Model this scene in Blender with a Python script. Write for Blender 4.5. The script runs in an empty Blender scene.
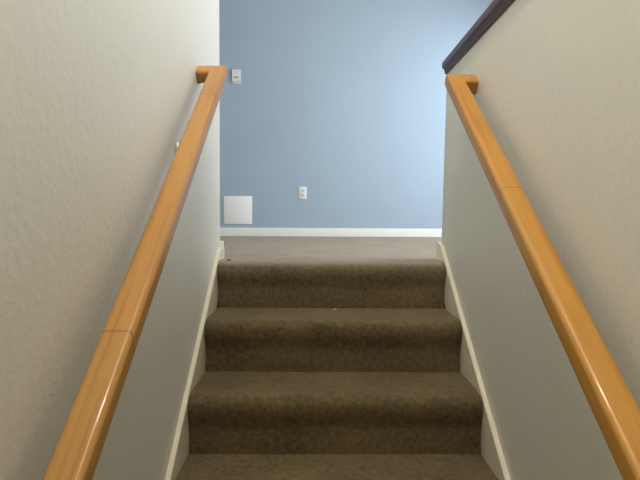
import bpy, bmesh, math, random
from mathutils import Vector, Matrix, noise
random.seed(4)
C = bpy.context.scene.collection

# ------------------------------------------------------------------ dimensions (metres)
HALF = 0.471            # half the width of the carpeted flight
HW = 0.487               # stairwell wall faces
TREAD, RISER = 0.2541, 0.1927
SLOPE = RISER / TREAD
LAND = RISER            # level of the upper floor
NSTEP = 12
FAR = 2.763             # blue wall
CEIL = LAND + 2.75
NEAR = -4.6
ZLOW = -RISER * (NSTEP)
EAST, WEST = 2.0, -2.2

# ------------------------------------------------------------------ materials
def new_mat(name):
    m = bpy.data.materials.new(name); m.use_nodes = True
    nt = m.node_tree
    return m, nt, nt.nodes['Principled BSDF']

def s2l(r, g, b):
    f = lambda v: (v/255/12.92) if v/255 <= .04045 else ((v/255+.055)/1.055)**2.4
    return (f(r), f(g), f(b), 1)

def objcoord(nt, scale=(1, 1, 1)):
    tc = nt.nodes.new('ShaderNodeTexCoord'); mp = nt.nodes.new('ShaderNodeMapping')
    mp.inputs['Scale'].default_value = scale
    nt.links.new(tc.outputs['Object'], mp.inputs['Vector'])
    return mp.outputs['Vector']

def tex_noise(nt, vec, scale, detail=2, rough=.5):
    n = nt.nodes.new('ShaderNodeTexNoise')
    n.inputs['Scale'].default_value = scale; n.inputs['Detail'].default_value = detail
    n.inputs['Roughness'].default_value = rough
    nt.links.new(vec, n.inputs['Vector'])
    return n.outputs['Fac']

def ramp(nt, fac, stops):
    r = nt.nodes.new('ShaderNodeValToRGB'); e = r.color_ramp.elements
    e[0].position, e[0].color = stops[0]; e[1].position, e[1].color = stops[-1]
    for p, c in stops[1:-1]:
        x = e.new(p); x.color = c
    nt.links.new(fac, r.inputs['Fac'])
    return r.outputs['Color']

def bump(nt, bs, height, strength, dist, normal=None):
    b = nt.nodes.new('ShaderNodeBump')
    b.inputs['Strength'].default_value = strength; b.inputs['Distance'].default_value = dist
    nt.links.new(height, b.inputs['Height'])
    if normal: nt.links.new(normal, b.inputs['Normal'])
    nt.links.new(b.outputs['Normal'], bs.inputs['Normal'])
    return b.outputs['Normal']

def math_node(nt, op, a, b=None):
    n = nt.nodes.new('ShaderNodeMath'); n.operation = op
    for i, v in enumerate((a, b)):
        if v is None: continue
        if isinstance(v, (int, float)): n.inputs[i].default_value = v
        else: nt.links.new(v, n.inputs[i])
    return n.outputs[0]

def mix(nt, fac, a, b, mode='MIX'):
    n = nt.nodes.new('ShaderNodeMix'); n.data_type = 'RGBA'; n.blend_type = mode
    for sock, v in ((n.inputs[0], fac), (n.inputs[6], a), (n.inputs[7], b)):
        if isinstance(v, (int, float, tuple)): sock.default_value = v
        else: nt.links.new(v, sock)
    return n.outputs[2]

def plaster(name, col, rough=.55, strength=.13):
    m, nt, bs = new_mat(name)
    v = objcoord(nt)
    big = tex_noise(nt, v, 1.6, 2)
    dark = tuple(x*.955 for x in col[:3]) + (1,)
    nt.links.new(ramp(nt, big, [(.3, dark), (.7, col)]), bs.inputs['Base Color'])
    bs.inputs['Roughness'].default_value = rough
    fine = tex_noise(nt, v, 55, 3, .55)
    peel = ramp(nt, fine, [(.35, (0, 0, 0, 1)), (.68, (1, 1, 1, 1))])
    bump(nt, bs, peel, strength, .004)
    return m

def paint(name, col, rough=.4):
    m, nt, bs = new_mat(name)
    v = objcoord(nt)
    n = tex_noise(nt, v, 14, 3)
    nt.links.new(ramp(nt, n, [(.3, tuple(x*.95 for x in col[:3])+(1,)), (.7, col)]), bs.inputs['Base Color'])
    bs.inputs['Roughness'].default_value = rough
    bump(nt, bs, tex_noise(nt, v, 130, 2), .06, .001)
    return m

def carpet_mat():
    """one carpet throughout; daylight and grazing sheen on the landing are painted into its colour"""
    m, nt, bs = new_mat('loop_pile_carpet')
    v = objcoord(nt)
    fine = tex_noise(nt, v, 330, 2, .7)
    mid = tex_noise(nt, v, 55, 3, .6)
    big = tex_noise(nt, v, 4.5, 2)
    f = math_node(nt, 'ADD', math_node(nt, 'MULTIPLY', fine, .40), math_node(nt, 'MULTIPLY', mid, .38))
    f = math_node(nt, 'ADD', f, math_node(nt, 'MULTIPLY', big, .22))
    shaded = ramp(nt, f, [(.36, (.050, .036, .017, 1)), (.64, (.185, .138, .074, 1))])
    daylit = ramp(nt, f, [(.30, (.20, .17, .138, 1)), (.70, (.43, .377, .318, 1))])
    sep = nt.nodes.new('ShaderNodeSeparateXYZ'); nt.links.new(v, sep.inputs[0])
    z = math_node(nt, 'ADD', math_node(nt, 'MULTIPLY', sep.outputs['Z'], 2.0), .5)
    k = ramp(nt, z, [(.10, (0, 0, 0, 1)), (.50, (.03, .03, .03, 1)), (.76, (.10, .10, .10, 1)), (.85, (.28, .28, .28, 1)), (.885, (1, 1, 1, 1))])  # lighter with height: painted daylight on top riser, nosing and landing
    nt.links.new(mix(nt, k, shaded, daylit), bs.inputs['Base Color'])
    bs.inputs['Roughness'].default_value = .95
    bs.inputs['Specular IOR Level'].default_value = .1
    bs.inputs['Sheen Weight'].default_value = .22
    bs.inputs['Sheen Tint'].default_value = (1, .88, .68, 1)
    bs.inputs['Sheen Roughness'].default_value = .4
    h = math_node(nt, 'ADD', fine, math_node(nt, 'MULTIPLY', mid, .8))
    bump(nt, bs, h, .7, .005)
    return m

def wood_rail(name, base, seams):
    """varnished rail, boards finger-jointed at the given world y"""
    m, nt, bs = new_mat(name)
    tc = nt.nodes.new('ShaderNodeTexCoord')
    rot = nt.nodes.new('ShaderNodeMapping')
    rot.vector_type = 'POINT'
    rot.inputs['Rotation'].default_value = (-math.atan(SLOPE), 0, 0)
    nt.links.new(tc.outputs['Object'], rot.inputs['Vector'])
    st = nt.nodes.new('ShaderNodeMapping'); st.inputs['Scale'].default_value = (60, 2.4, 60)
    nt.links.new(rot.outputs['Vector'], st.inputs['Vector'])
    grain = tex_noise(nt, st.outputs['Vector'], 1.0, 5, .6)
    lo = tuple(x*k for x, k in zip(base[:3], (.80, .74, .66)))+(1,)
    hi = tuple(min(1, x*k) for x, k in zip(base[:3], (1.10, 1.12, 1.15)))+(1,)
    col = ramp(nt, grain, [(.3, lo), (.5, base), (.72, hi)])
    sep = nt.nodes.new('ShaderNodeSeparateXYZ'); nt.links.new(tc.outputs['Object'], sep.inputs[0])
    for ys, tone in seams:
        up = math_node(nt, 'GREATER_THAN', sep.outputs['Y'], ys)
        col = mix(nt, up, col, mix(nt, 1.0, col, tone, 'MULTIPLY'))
        d = math_node(nt, 'ABSOLUTE', math_node(nt, 'SUBTRACT', sep.outputs['Y'], ys))
        ln = math_node(nt, 'LESS_THAN', d, .0022)
        col = mix(nt, math_node(nt, 'MULTIPLY', ln, .45), col, (.16, .07, .02, 1))
    # little dents and specks of old wear
    sp = nt.nodes.new('ShaderNodeMapping'); sp.inputs['Scale'].default_value = (30, 9, 30)
    nt.links.new(tc.outputs['Object'], sp.inputs['Vector'])
    wear = tex_noise(nt, sp.outputs['Vector'], 1.3, 2)
    wf = ramp(nt, wear, [(.74, (0, 0, 0, 1)), (.80, (1, 1, 1, 1))])
    col = mix(nt, math_node(nt, 'MULTIPLY', wf, .35), col, (.18, .08, .025, 1))
    nt.links.new(col, bs.inputs['Base Color'])
    bs.inputs['Roughness'].default_value = .45; bs.inputs['Specular IOR Level'].default_value = .3
    bs.inputs['Coat Weight'].default_value = .35; bs.inputs['Coat Roughness'].default_value = .07
    bump(nt, bs, grain, .12, .0008)
    return m

def dark_wood():
    m, nt, bs = new_mat('dark_stained_wood')
    v = objcoord(nt, (70, 3, 70))
    g = tex_noise(nt, v, 1, 4, .6)
    nt.links.new(ramp(nt, g, [(.3, s2l(66, 45, 42)), (.7, s2l(98, 70, 66))]), bs.inputs['Base Color'])
    bs.inputs['Roughness'].default_value = .38
    bump(nt, bs, g, .1, .0008)
    return m

def plain(name, col, rough=.4, metal=0.0):
    m, nt, bs = new_mat(name)
    v = objcoord(nt)
    n = tex_noise(nt, v, 40, 2)
    nt.links.new(ramp(nt, n, [(.3, tuple(x*.96 for x in col[:3])+(1,)), (.7, col)]), bs.inputs['Base Color'])
    bs.inputs['Roughness'].default_value = rough; bs.inputs['Metallic'].default_value = metal
    return m

M = {}
M['cream'] = plaster('cream_orange_peel_paint', (.715, .70, .635, 1))
M['blue'] = plaster('pale_blue_paint', (.355, .455, .565, 1), .6, .08)
M['ceiling'] = plaster('white_ceiling_paint', (.78, .76, .72, 1), .7, .3)
M['trim'] = paint('white_trim_paint', (.80, .80, .77, 1), .35)
M['skirt'] = paint('cream_skirt_paint', (.74, .70, .575, 1), .35)
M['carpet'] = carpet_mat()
M['rail_l'] = wood_rail('honey_wood_left', (.40, .208, .058, 1), [(-1.25, (1.06, 1.02, .98, 1)), (-.47, (.95, .93, .95, 1))])
M['rail_r'] = wood_rail('honey_wood_right', (.435, .213, .040, 1), [(-.878, (1.02, .99, .96, 1))])
M['dark'] = dark_wood()
M['plastic'] = plain('white_plastic', (.80, .81, .82, 1), .35)
M['ivory'] = plain('ivory_plastic', (.74, .70, .60, 1), .4)
M['slot'] = plain('dark_slot', (.03, .03, .03, 1), .5)
M['display'] = plain('grey_display', (.23, .25, .25, 1), .25)
M['pale'] = plain('pale_grey_plastic', (.55, .57, .58, 1), .5)
M['panelwhite'] = plain('white_sheet', (.90, .90, .92, 1), .5)
M['brass'] = plain('brushed_nickel', (.62, .58, .52, 1), .3, 1.0)
M['lint'] = plain('white_lint', (.8, .78, .72, 1), .9)
M['crumb'] = plain('dark_crumb', (.03, .022, .015, 1), .9)

# ------------------------------------------------------------------ mesh helpers
def mesh_obj(name, bm, mat, parent=None, smooth=True, angle=40):
    bmesh.ops.remove_doubles(bm, verts=bm.verts, dist=1e-5)
    bmesh.ops.recalc_face_normals(bm, faces=bm.faces)
    me = bpy.data.meshes.new(name); bm.to_mesh(me); bm.free()
    me.materials.append(mat)
    o = bpy.data.objects.new(name, me); C.objects.link(o)
    if smooth:
        for p in me.polygons: p.use_smooth = True
        me.set_sharp_from_angle(angle=math.radians(angle))
    if parent: 
        o.parent = parent
        o.matrix_parent_inverse = Matrix.Translation(-parent.location)
    return o

def add_box(bm, x0, x1, y0, y1, z0, z1, bev=0, seg=2):
    r = bmesh.ops.create_cube(bm, size=1)
    vs = r['verts']
    bmesh.ops.scale(bm, vec=(x1-x0, y1-y0, z1-z0), verts=vs)
    bmesh.ops.translate(bm, vec=((x0+x1)/2, (y0+y1)/2, (z0+z1)/2), verts=vs)
    if bev:
        es = {e for v in vs for e in v.link_edges}
        bmesh.ops.bevel(bm, geom=list(es), offset=bev, segments=seg, profile=.5, affect='EDGES')

def box(name, dims, mat, parent=None, bev=0, seg=2):
    bm = bmesh.new(); add_box(bm, *dims, bev=bev, seg=seg)
    return mesh_obj(name, bm, mat, parent)

def add_loft(bm, rings, cap=True):
    vr = [[bm.verts.new(p) for p in r] for r in rings]
    n = len(rings[0])
    for a, b in zip(vr, vr[1:]):
        for i in range(n):
            bm.faces.new((a[i], a[(i+1) % n], b[(i+1) % n], b[i]))
    if cap:
        bm.faces.new(vr[0][::-1]); bm.faces.new(vr[-1])

def add_cyl(bm, a, b, r, n=20, r2=None):
    a, b = Vector(a), Vector(b); d = (b-a).normalized()
    u = d.orthogonal().normalized(); w = d.cross(u)
    ring = lambda p, rr: [p+u*(rr*math.cos(t*2*math.pi/n))+w*(rr*math.sin(t*2*math.pi/n)) for t in range(n)]
    add_loft(bm, [ring(a, r), ring(b, r if r2 is None else r2)])

def add_prism(bm, pts, x0, x1):
    """yz polygon extruded along x"""
    add_loft(bm, [[(x0, y, z) for y, z in pts], [(x1, y, z) for y, z in pts]])

def add_prism_z(bm, pts, z0, z1):
    add_loft(bm, [[(x, y, z0) for x, y in pts], [(x, y, z1) for x, y in pts]])

def thing(name, label, cat, loc=(0, 0, 0), group=None):
    o = bpy.data.objects.new(name, None); C.objects.link(o)
    o.location = loc; o['label'] = label; o['category'] = cat
    o.empty_display_size = .1
    if group: o['group'] = group
    return o

def struct(o):
    o['kind'] = 'structure'; return o

def bull(x, y, r, a0, n=6):
    return [(x+r*math.cos(math.radians(a0+90*i/n)), y+r*math.sin(math.radians(a0+90*i/n))) for i in range(n+1)]

# ------------------------------------------------------------------ room shell
WT = .12
R = .016
YL, YR = .148, .100
# left stair wall: full height, rounded drywall corners on its free end
bm = bmesh.new()
pts = [(-HW-WT, NEAR), (-HW, NEAR)] + bull(-HW-R, YL-R, R, 0) + bull(-HW-WT+R, YL-R, R, 90)
add_prism_z(bm, pts, ZLOW, CEIL); struct(mesh_obj('wall_left', bm, M['cream'], angle=30))
# right stair wall: half height above the upper floor
CAPZ = .989
bm = bmesh.new()
pts = [(HW+WT, NEAR), (HW, NEAR)][::-1] + [(HW+WT, NEAR)][:0]
pts = [(HW, NEAR), (HW+WT, NEAR)] + bull(HW+WT-R, YR-R, R, 0) + bull(HW+R, YR-R, R, 90)
add_prism_z(bm, pts, ZLOW, CAPZ)
LEAN = .055                                   # the free end of the half wall is out of plumb
for v in bm.verts:
    if v.co.y > 0 and v.co.z < 0: v.co.y += LEAN*(CAPZ-ZLOW)/(CAPZ-LAND)
struct(mesh_obj('wall_right', bm, M['cream'], angle=30))
struct(box('wall_far', (WEST-.1, EAST+.1, FAR, FAR+.12, LAND, CEIL), M['blue']))
struct(box('wall_near', (WEST-.1, EAST+.1, NEAR-.12, NEAR, ZLOW, CEIL), M['cream']))
struct(box('wall_west', (WEST-.12, WEST, NEAR, FAR, LAND-.2, CEIL), M['cream']))
# east wall with two tall windows (the light of the upper room)
WINS = [(-1.0, .75), (1.35, 2.35)]
WZ0, WZ1 = LAND+.15, LAND+2.05
bm = bmesh.new()
ys = [NEAR] + [y for w in WINS for y in w] + [FAR]
for a, b in zip(ys[::2], ys[1::2]): add_box(bm, EAST, EAST+.12, a, b, LAND-.2, CEIL)
for a, b in WINS:
    add_box(bm, EAST, EAST+.12, a, b, LAND-.2, WZ0)
    add_box(bm, EAST, EAST+.12, a, b, WZ1, CEIL)
struct(mesh_obj('wall_east', bm, M['cream']))
for n, (WY0, WY1) in enumerate(WINS):
    wf = bmesh.new()
    for a in ((WY0, WY0+.05), ((WY0+WY1)/2-.025, (WY0+WY1)/2+.025), (WY1-.05, WY1)):
        add_box(wf, EAST+.02, EAST+.10, a[0], a[1], WZ0, WZ1)
    add_box(wf, EAST+.02, EAST+.10, WY0, WY1, WZ0, WZ0+.05)
    add_box(wf, EAST+.02, EAST+.10, WY0, WY1, WZ1-.05, WZ1)
    struct(mesh_obj('window_%d' % (n+1), wf, M['trim']))
struct(box('ceiling', (WEST-.12, EAST+.12, NEAR-.12, FAR+.12, CEIL, CEIL+.1), M['ceiling']))
# upper floor: landing in front of the flight, and the room on either side of the stairwell
bm = bmesh.new()
add_box(bm, WEST, EAST, .13, FAR, LAND-.2, LAND)
add_box(bm, -HW-WT, HW+WT, .032, .13, LAND-.2, LAND)
add_box(bm, HW+WT, EAST, NEAR, .13, LAND-.2, LAND)
add_box(bm, WEST, -HW-WT, NEAR, .13, LAND-.2, LAND)
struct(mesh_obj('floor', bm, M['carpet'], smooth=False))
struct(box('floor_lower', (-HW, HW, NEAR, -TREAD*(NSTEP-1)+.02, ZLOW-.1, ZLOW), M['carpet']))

def skirting(name, a, b, h=.078, t=.014, z=LAND):
    """baseboard of rectangular section with an eased top, from a to b, thickness to the left of a->b"""
    a, b = Vector((a[0], a[1], 0)), Vector((b[0], b[1], 0)); d = (b-a).normalized(); n = Vector((-d.y, d.x, 0))
    prof = [(0, 0), (t, 0), (t, h-.006), (t-.002, h-.002), (t-.006, h), (0, h)]
    bm = bmesh.new()
    add_loft(bm, [[p+n*u+Vector((0, 0, z+v)) for u, v in prof] for p in (a, b)])
    return struct(mesh_obj(name, bm, M['trim']))
skirting('baseboard_far', (EAST, FAR), (WEST, FAR))
skirting('baseboard_left', (-HW+.014, YL), (-HW-WT, YL))
skirting('baseboard_right', (HW+WT, YR+LEAN), (HW-.014, YR+LEAN))
skirting('baseboard_east', (EAST, NEAR), (EAST, FAR))
skirting('baseboard_west', (WEST, FAR), (WEST, NEAR))

# sloping skirt boards fixed to the stair walls (a trim board each, plumb top end)
SK = .4725
def skirt_board(name, sg, yk, yend):
    zt = lambda y: .1869 + SLOPE*y
    yb = -TREAD*(NSTEP-1)
    outline = [(yend, LAND-.03), (yend, zt(yk)+.006), (yend-.008, zt(yk)+.010), (yk, zt(yk)), (yb, zt(yb)), (yb, ZLOW), (yb+.08, ZLOW)]
    bm = bmesh.new()
    add_prism(bm, outline, sg*SK, sg*HW)
    es = [e for e in bm.edges if abs(e.verts[0].co.x-sg*SK) < 1e-5 and abs(e.verts[1].co.x-sg*SK) < 1e-5
          and min(v.co.z-zt(v.co.y) for v in e.verts) > -.03]
    bmesh.ops.bevel(bm, geom=es, offset=.0025, segments=2, affect='EDGES')
    return struct(mesh_obj(name, bm, M['skirt']))
skirt_board('trim_1', -1, .062, YL+.014)
skirt_board('trim_2', 1, .095, YR+LEAN+.014)

# ------------------------------------------------------------------ staircase
stair = thing('staircase', 'flight of stairs covered in brown-grey carpet rising between two cream walls', 'stairs', (0, -1.4, ZLOW))
OV, NR = .018, .034
def make_step(i):
    y0, zt, zb = -i*TREAD, LAND-i*RISER, -i*RISER
    yb = y0+TREAD+.004
    if i == 0: yb = .034
    prof = []
    nb = 10
    for k in range(nb): prof.append((yb+(y0-OV+NR-yb)*k/nb, zt))
    cy, cz = y0-OV+NR, zt-NR
    for k in range(9):
        a = math.radians(90+90*k/8)
        prof.append((cy+NR*math.cos(a), cz+NR*math.sin(a)))
    for k in range(1, 9):                       # soft return under the nosing
        t = k/8; s = t*t*(3-2*t)
        prof.append((y0-OV+OV*s, cz-.008-.075*t))
    zl = prof[-1][1]
    for k in range(1, 7): prof.append((y0, zl+(zb-.004-zl)*k/6))
    ntop = len(prof)
    prof += [(y0+.03, zb-.004), (yb, zb-.004)]
    NX = 110
    rings = []
    for j in range(NX+1):
        u = j/NX
        x = -HALF+2*HALF*u
        d = HALF-abs(x)
        e = 0
        if d < .022:
            q = 1-d/.022; e = 1-math.sqrt(max(0, 1-q*q))
        ring = []
        for k, (y, z) in enumerate(prof):
            if k < ntop:
                n1 = noise.noise(Vector((x*9, y*9+i*7, z*9)))*.0022 + noise.noise(Vector((x*60, y*60, z*60+i)))*.0010
                w = 1 if 0 < k < ntop-1 else 0
                yy, zz = y-n1*w, z+n1*w
                # rounded ends of the nosing
                nose = max(0, min(1, (y0+.06-y)/.06)) if z > zb+.03 else 0
                yy += e*.007*nose; zz -= e*.008*nose*(1 if z > zt-.05 else 0)
            else:
                yy, zz = y, z
            ring.append((x, yy, zz))
        rings.append(ring)
    bm = bmesh.new(); add_loft(bm, rings)
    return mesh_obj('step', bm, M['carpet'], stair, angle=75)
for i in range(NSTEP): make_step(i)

# ------------------------------------------------------------------ handrails
def handrail(sg, ztop, mat, ytop, label, drop, bracket_ys, w, t):
    root = thing('handrail', label, 'handrail', (sg*(HW-.06), -1.4, ztop-SLOPE*1.4), 'handrails on the stair walls')
    th = math.atan(SLOPE)
    D = Vector((0, math.cos(th), math.sin(th))); N = Vector((0, -math.sin(th), math.cos(th)))
    g = .036
    def section(w, t, r1=.011, r2=.008):
        out = []
        for cx, cz, r, a0 in ((w/2-r1, -r1, r1, 0), (-w/2+r1, -r1, r1, 90), (-w/2+r2, -t+r2, r2, 180), (w/2-r2, -t+r2, r2, 270)):
            for k in range(7):
                a = math.radians(a0+90*k/6); out.append((cx+r*math.cos(a), cz+r*math.sin(a)))
        return out
    sec = section(w, t)
    X0 = sg*(.480-g-w/2)
    P = lambda y: Vector((X0, y, ztop+SLOPE*y))
    bm = bmesh.new()
    # rail, mitred at the top into the return; inner side runs to the end, wall side stops at the mitre
    ybot = -2.75
    rings = []
    L = (ytop-ybot)/math.cos(th)
    for k in range(25):
        f = k/24
        p = P(ybot)
        ring = []
        for a, b in sec:
            ll = L*f
            if k == 24: pass
            x = sg*a       # a positive -> towards the wall
            m = 0
            if k == 24: m = -(a+w/2)                # 45 degree mitre: shorter on the wall side
            if k == 24: m = max(m, -w)
            ring.append(p+Vector((x, 0, 0))+D*(ll+m)+N*b)
        rings.append(ring)
    add_loft(bm, rings)
    mesh_obj('rail', bm, mat, root, angle=35)
    # return to the wall: same section turned 90 degrees
    bm = bmesh.new()
    pe = P(ytop)
    ring0, ring1 = [], []
    for (a, b), (a2, b2) in zip(sec, section(w, t+.009)):
        back = D*(-(a+w/2))
        ring0.append(pe+Vector((sg*a, 0, 0))+back+N*b)
        ring1.append(pe+Vector((sg*(w/2+g+HW-.480), 0, 0))+back+N*b2)
    add_loft(bm, [ring0, ring1])
    mesh_obj('return_block', bm, mat, root, angle=35)
    for yb in bracket_ys:
        bm = bmesh.new()
        c = P(yb); zb = c.z-t/math.cos(th)
        wx = sg*HW
        zw = zb-drop
        # wall plate, arm and saddle
        n = 24
        ringp = lambda x, s: [Vector((x, yb+.019*s*math.cos(2*math.pi*k/n), zw+.034*s*math.sin(2*math.pi*k/n))) for k in range(n)]
        add_loft(bm, [ringp(wx, 1), ringp(wx-sg*.004, 1), ringp(wx-sg*.009, .6)])
        path = [Vector((wx-sg*.006, yb, zw-.012)), Vector((wx-sg*.03, yb, zw-.030)), Vector((wx-sg*.052, yb, zb-.018)), Vector((X0, yb, zb-.004))]
        for a, b in zip(path, path[1:]): add_cyl(bm, a, b, .0055, 12)
        s0 = Vector((X0, yb, zb))
        q = [s0+D*u+Vector((v, 0, 0))-N*.000 for u, v in ((-.03, -.012), (.03, -.012), (.03, .012), (-.03, .012))]
        add_loft(bm, [[p-N*.004 for p in q], q])
        mesh_obj('bracket', bm, M['brass'], root, angle=40)['label'] = 'metal wall bracket under the rail'
    return root
handrail(-1, 1.126, M['rail_l'], -.275, 'honey-coloured varnished wooden handrail on the left cream wall', .066, (-.575, -2.1), .058, .041)
handrail(1, 1.121, M['rail_r'], -.315, 'honey-coloured varnished wooden handrail on the right half wall, under dark cap', .085, (-.52, -2.1), .058, .045)

# ------------------------------------------------------------------ dark cap of the half wall
cap = thing('half_wall_coping', 'dark brown stained wooden cap along the top of the right half wall', 'coping', (HW+WT/2, -1.5, CAPZ))
def cap_piece(name, x0, x1, y1, z0, z1, r):
    bm = bmesh.new()
    add_box(bm, x0, x1, NEAR, y1, z0, z1, bev=r, seg=3)
    return mesh_obj(name, bm, M['dark'], cap)
cap_piece('cap_board', HW-.021, HW+WT+.021, YR-.006, CAPZ+.022, CAPZ+.050, .005)
bm = bmesh.new()
prof = lambda s, xw: [(xw, CAPZ-.002), (xw-s*.006, CAPZ-.002), (xw-s*.009, CAPZ+.002), (xw-s*.010, CAPZ+.014), (xw-s*.015, CAPZ+.022), (xw, CAPZ+.022)]
for s, xw in ((1, HW), (-1, HW+WT)):
    pr = prof(s, xw)
    b2 = [[(x, NEAR, z) for x, z in pr], [(x, YR-.010, z) for x, z in pr]]
    add_loft(bm, b2)
mesh_obj('cap_moulding', bm, M['dark'], cap)
box('cap_core', (HW, HW+WT, NEAR, YR-.010, CAPZ, CAPZ+.022), M['dark'], cap)

# ------------------------------------------------------------------ things on the blue wall
FY = FAR
# duplex outlet
ox, oz = -.1915, .599
out = thing('wall_outlet', 'white duplex electrical outlet low on the pale blue far wall', 'outlet', (ox, FY, oz))
box('outlet_plate', (ox-.036, ox+.036, FY-.006, FY, oz-.0585, oz+.0585), M['plastic'], out, bev=.003)
for s in (1, -1):
    zc = oz+s*.0205
    bm = bmesh.new()
    n = 28; rp = []
    for k in range(n):
        a = 2*math.pi*k/n
        rp.append((ox+max(-.0155, min(.0155, .0185*math.cos(a))), zc+max(-.0145, min(.0145, .0185*math.sin(a)))))
    add_loft(bm, [[(x, FY-.004, z) for x, z in rp], [(x, FY-.0085, z) for x, z in rp]])
    sk = mesh_obj('receptacle', bm, M['ivory'], out)
    bm = bmesh.new()
    add_box(bm, ox-.0075, ox-.005, FY-.0092, FY-.008, zc-.001, zc+.008)
    add_box(bm, ox+.005, ox+.0075, FY-.0092, FY-.008, zc, zc+.007)
    add_cyl(bm, (ox, FY-.008, zc-.0075), (ox, FY-.0092, zc-.0075), .0027, 12)
    so = mesh_obj('socket_slots', bm, M['slot'], sk, smooth=False)
    so.matrix_parent_inverse = sk.matrix_parent_inverse @ Matrix.Identity(4)
    so.matrix_parent_inverse = (Matrix.Translation(Vector((ox, FY, oz))) @ sk.matrix_parent_inverse).inverted()
bm = bmesh.new(); add_cyl(bm, (ox, FY-.005, oz), (ox, FY-.0075, oz), .0032, 14)
mesh_obj('screw', bm, M['brass'], out)

# thermostat
tx, tz = -.8095, 1.668
thm = thing('thermostat', 'small white thermostat on the far wall beside the top of the left handrail', 'thermostat', (tx, FY, tz))
box('back_plate', (tx-.037, tx+.037, FY-.008, FY, tz-.062, tz+.060), M['plastic'], thm, bev=.003)
bm = bmesh.new()
pr = [(FY-.006, -.052), (FY-.026, -.050), (FY-.031, -.044), (FY-.031, .055), (FY-.026, .064), (FY-.006, .064)]
add_loft(bm, [[(tx+s, y, tz+z) for y, z in pr] for s in (-.039, .039)])
bmesh.ops.bevel(bm, geom=list(bm.edges), offset=.0025, segments=2, affect='EDGES')
mesh_obj('cover', bm, M['plastic'], thm)
box('display', (tx-.018, tx+.020, FY-.0325, FY-.030, tz-.016, tz-.004), M['display'], thm, bev=.001)
for k in (-1, 1):
    box('button', (tx+k*.013-.008, tx+k*.013+.008, FY-.0335, FY-.030, tz-.040, tz-.032), M['plastic'], thm, bev=.001)
bm = bmesh.new()
for k in range(5): add_box(bm, tx-.022, tx+.022, FY-.0315, FY-.0305, tz+.022+k*.007, tz+.0245+k*.007)
mesh_obj('vent_slots', bm, M['pale'], thm, smooth=False)

# blank white cover panel
px0, px1, pz0, pz1 = -.932, -.667, .3055, .5675
pan = thing('cover_panel', 'blank square white panel on the blue far wall just above the white baseboard', 'panel', ((px0+px1)/2, FY, pz0))
box('panel_sheet', (px0, px1, FY-.008, FY, pz0, pz1), M['panelwhite'], pan, bev=.002)

# ------------------------------------------------------------------ bits of lint on the carpet
def fleck(name, x, y, z, s, mat, label, group):
    bm = bmesh.new()
    bmesh.ops.create_icosphere(bm, subdivisions=2, radius=1)
    for v in bm.verts:
        f = 1+.5*noise.noise(v.co*2+Vector((x*50, 0, 0)))
        v.co = Vector((v.co.x*s*1.5*f, v.co.y*s*f, v.co.z*s*.5*f))
    o = mesh_obj(name, bm, mat); o.location = (x, y, z+s*.3)
    o['label'] = label; o['category'] = 'lint' if mat is M['lint'] else 'crumb'
    return o
fleck('lint_fleck', .012, -.020-.012, -.0005, .0042, M['lint'], 'tiny white lint fleck lying on the second stair tread from the top', None)
fleck('carpet_crumb', -.435, .045, LAND, .006, M['crumb'], 'tiny dark crumb on the landing carpet beside the left skirt board', None)

# ------------------------------------------------------------------ light
def area(name, loc, rot, sx, sy, power, col, spread=180, yaw=0):
    l = bpy.data.lights.new(name, 'AREA'); l.shape = 'RECTANGLE'; l.size = sx; l.size_y = sy
    l.energy = power; l.color = col; l.spread = math.radians(spread)
    o = bpy.data.objects.new(name, l); C.objects.link(o); o.location = loc; o.rotation_euler = rot; o.rotation_euler.z += math.radians(yaw)
    return o
# daylight through the wide window of the upper room
for (WY0, WY1), power, tilt in zip(WINS, (56, 29), (84, 80)):
    area('window_daylight', (EAST-.19, (WY0+WY1)/2, (WZ0+WZ1)/2), (0, math.radians(tilt), 0), WZ1-WZ0, WY1-WY0, power, (.84, .92, 1.0),
         160 if WY0 > 1 else 180, -16 if WY0 > 1 else 0)
# added fill lamp behind the camera for top riser and landing; no window here
area('near_fill', (0, NEAR+.05, LAND+1.75), (math.radians(80), 0, 0), .9, 1.2, 7, (1.0, .95, .88))
# ceiling lamp over the flight
l = bpy.data.lights.new('stair_lamp', 'POINT'); l.energy = 88; l.shadow_soft_size = .08; l.color = (1.0, .92, .75)
o = bpy.data.objects.new('stair_lamp', l); C.objects.link(o); o.location = (0, -1.68, CEIL-.22)

w = bpy.data.worlds.new('sky'); bpy.context.scene.world = w; w.use_nodes = True
nt = w.node_tree
bg = nt.nodes['Background']
sky = nt.nodes.new('ShaderNodeTexSky'); sky.sky_type = 'HOSEK_WILKIE'
sky.sun_direction = (-.3, .5, .6); sky.turbidity = 6
nt.links.new(sky.outputs[0], bg.inputs['Color']); bg.inputs['Strength'].default_value = .4

# ------------------------------------------------------------------ camera
cam = bpy.data.cameras.new('camera'); co = bpy.data.objects.new('camera', cam); C.objects.link(co)
cam.sensor_width = 36; cam.sensor_fit = 'HORIZONTAL'; cam.lens = 523.5778/640*36; cam.clip_start = .02
r = Vector((.99996, -.00753, .00541)); u = Vector((-.00506, .04515, .99897)); f = Vector((.00777, .99895, -.04511))
co.matrix_world = Matrix(((r.x, u.x, -f.x, -.06618), (r.y, u.y, -f.y, -2.16409), (r.z, u.z, -f.z, .38118), (0, 0, 0, 1)))
bpy.context.scene.camera = co

sc = bpy.context.scene
sc.view_settings.view_transform = 'Standard'; sc.view_settings.look = 'None'
sc.view_settings.exposure = 0; sc.view_settings.gamma = 1
sc.cycles.use_denoising = True
sc.cycles.max_bounces = 10; sc.cycles.diffuse_bounces = 8
sc.cycles.sample_clamp_indirect = 4
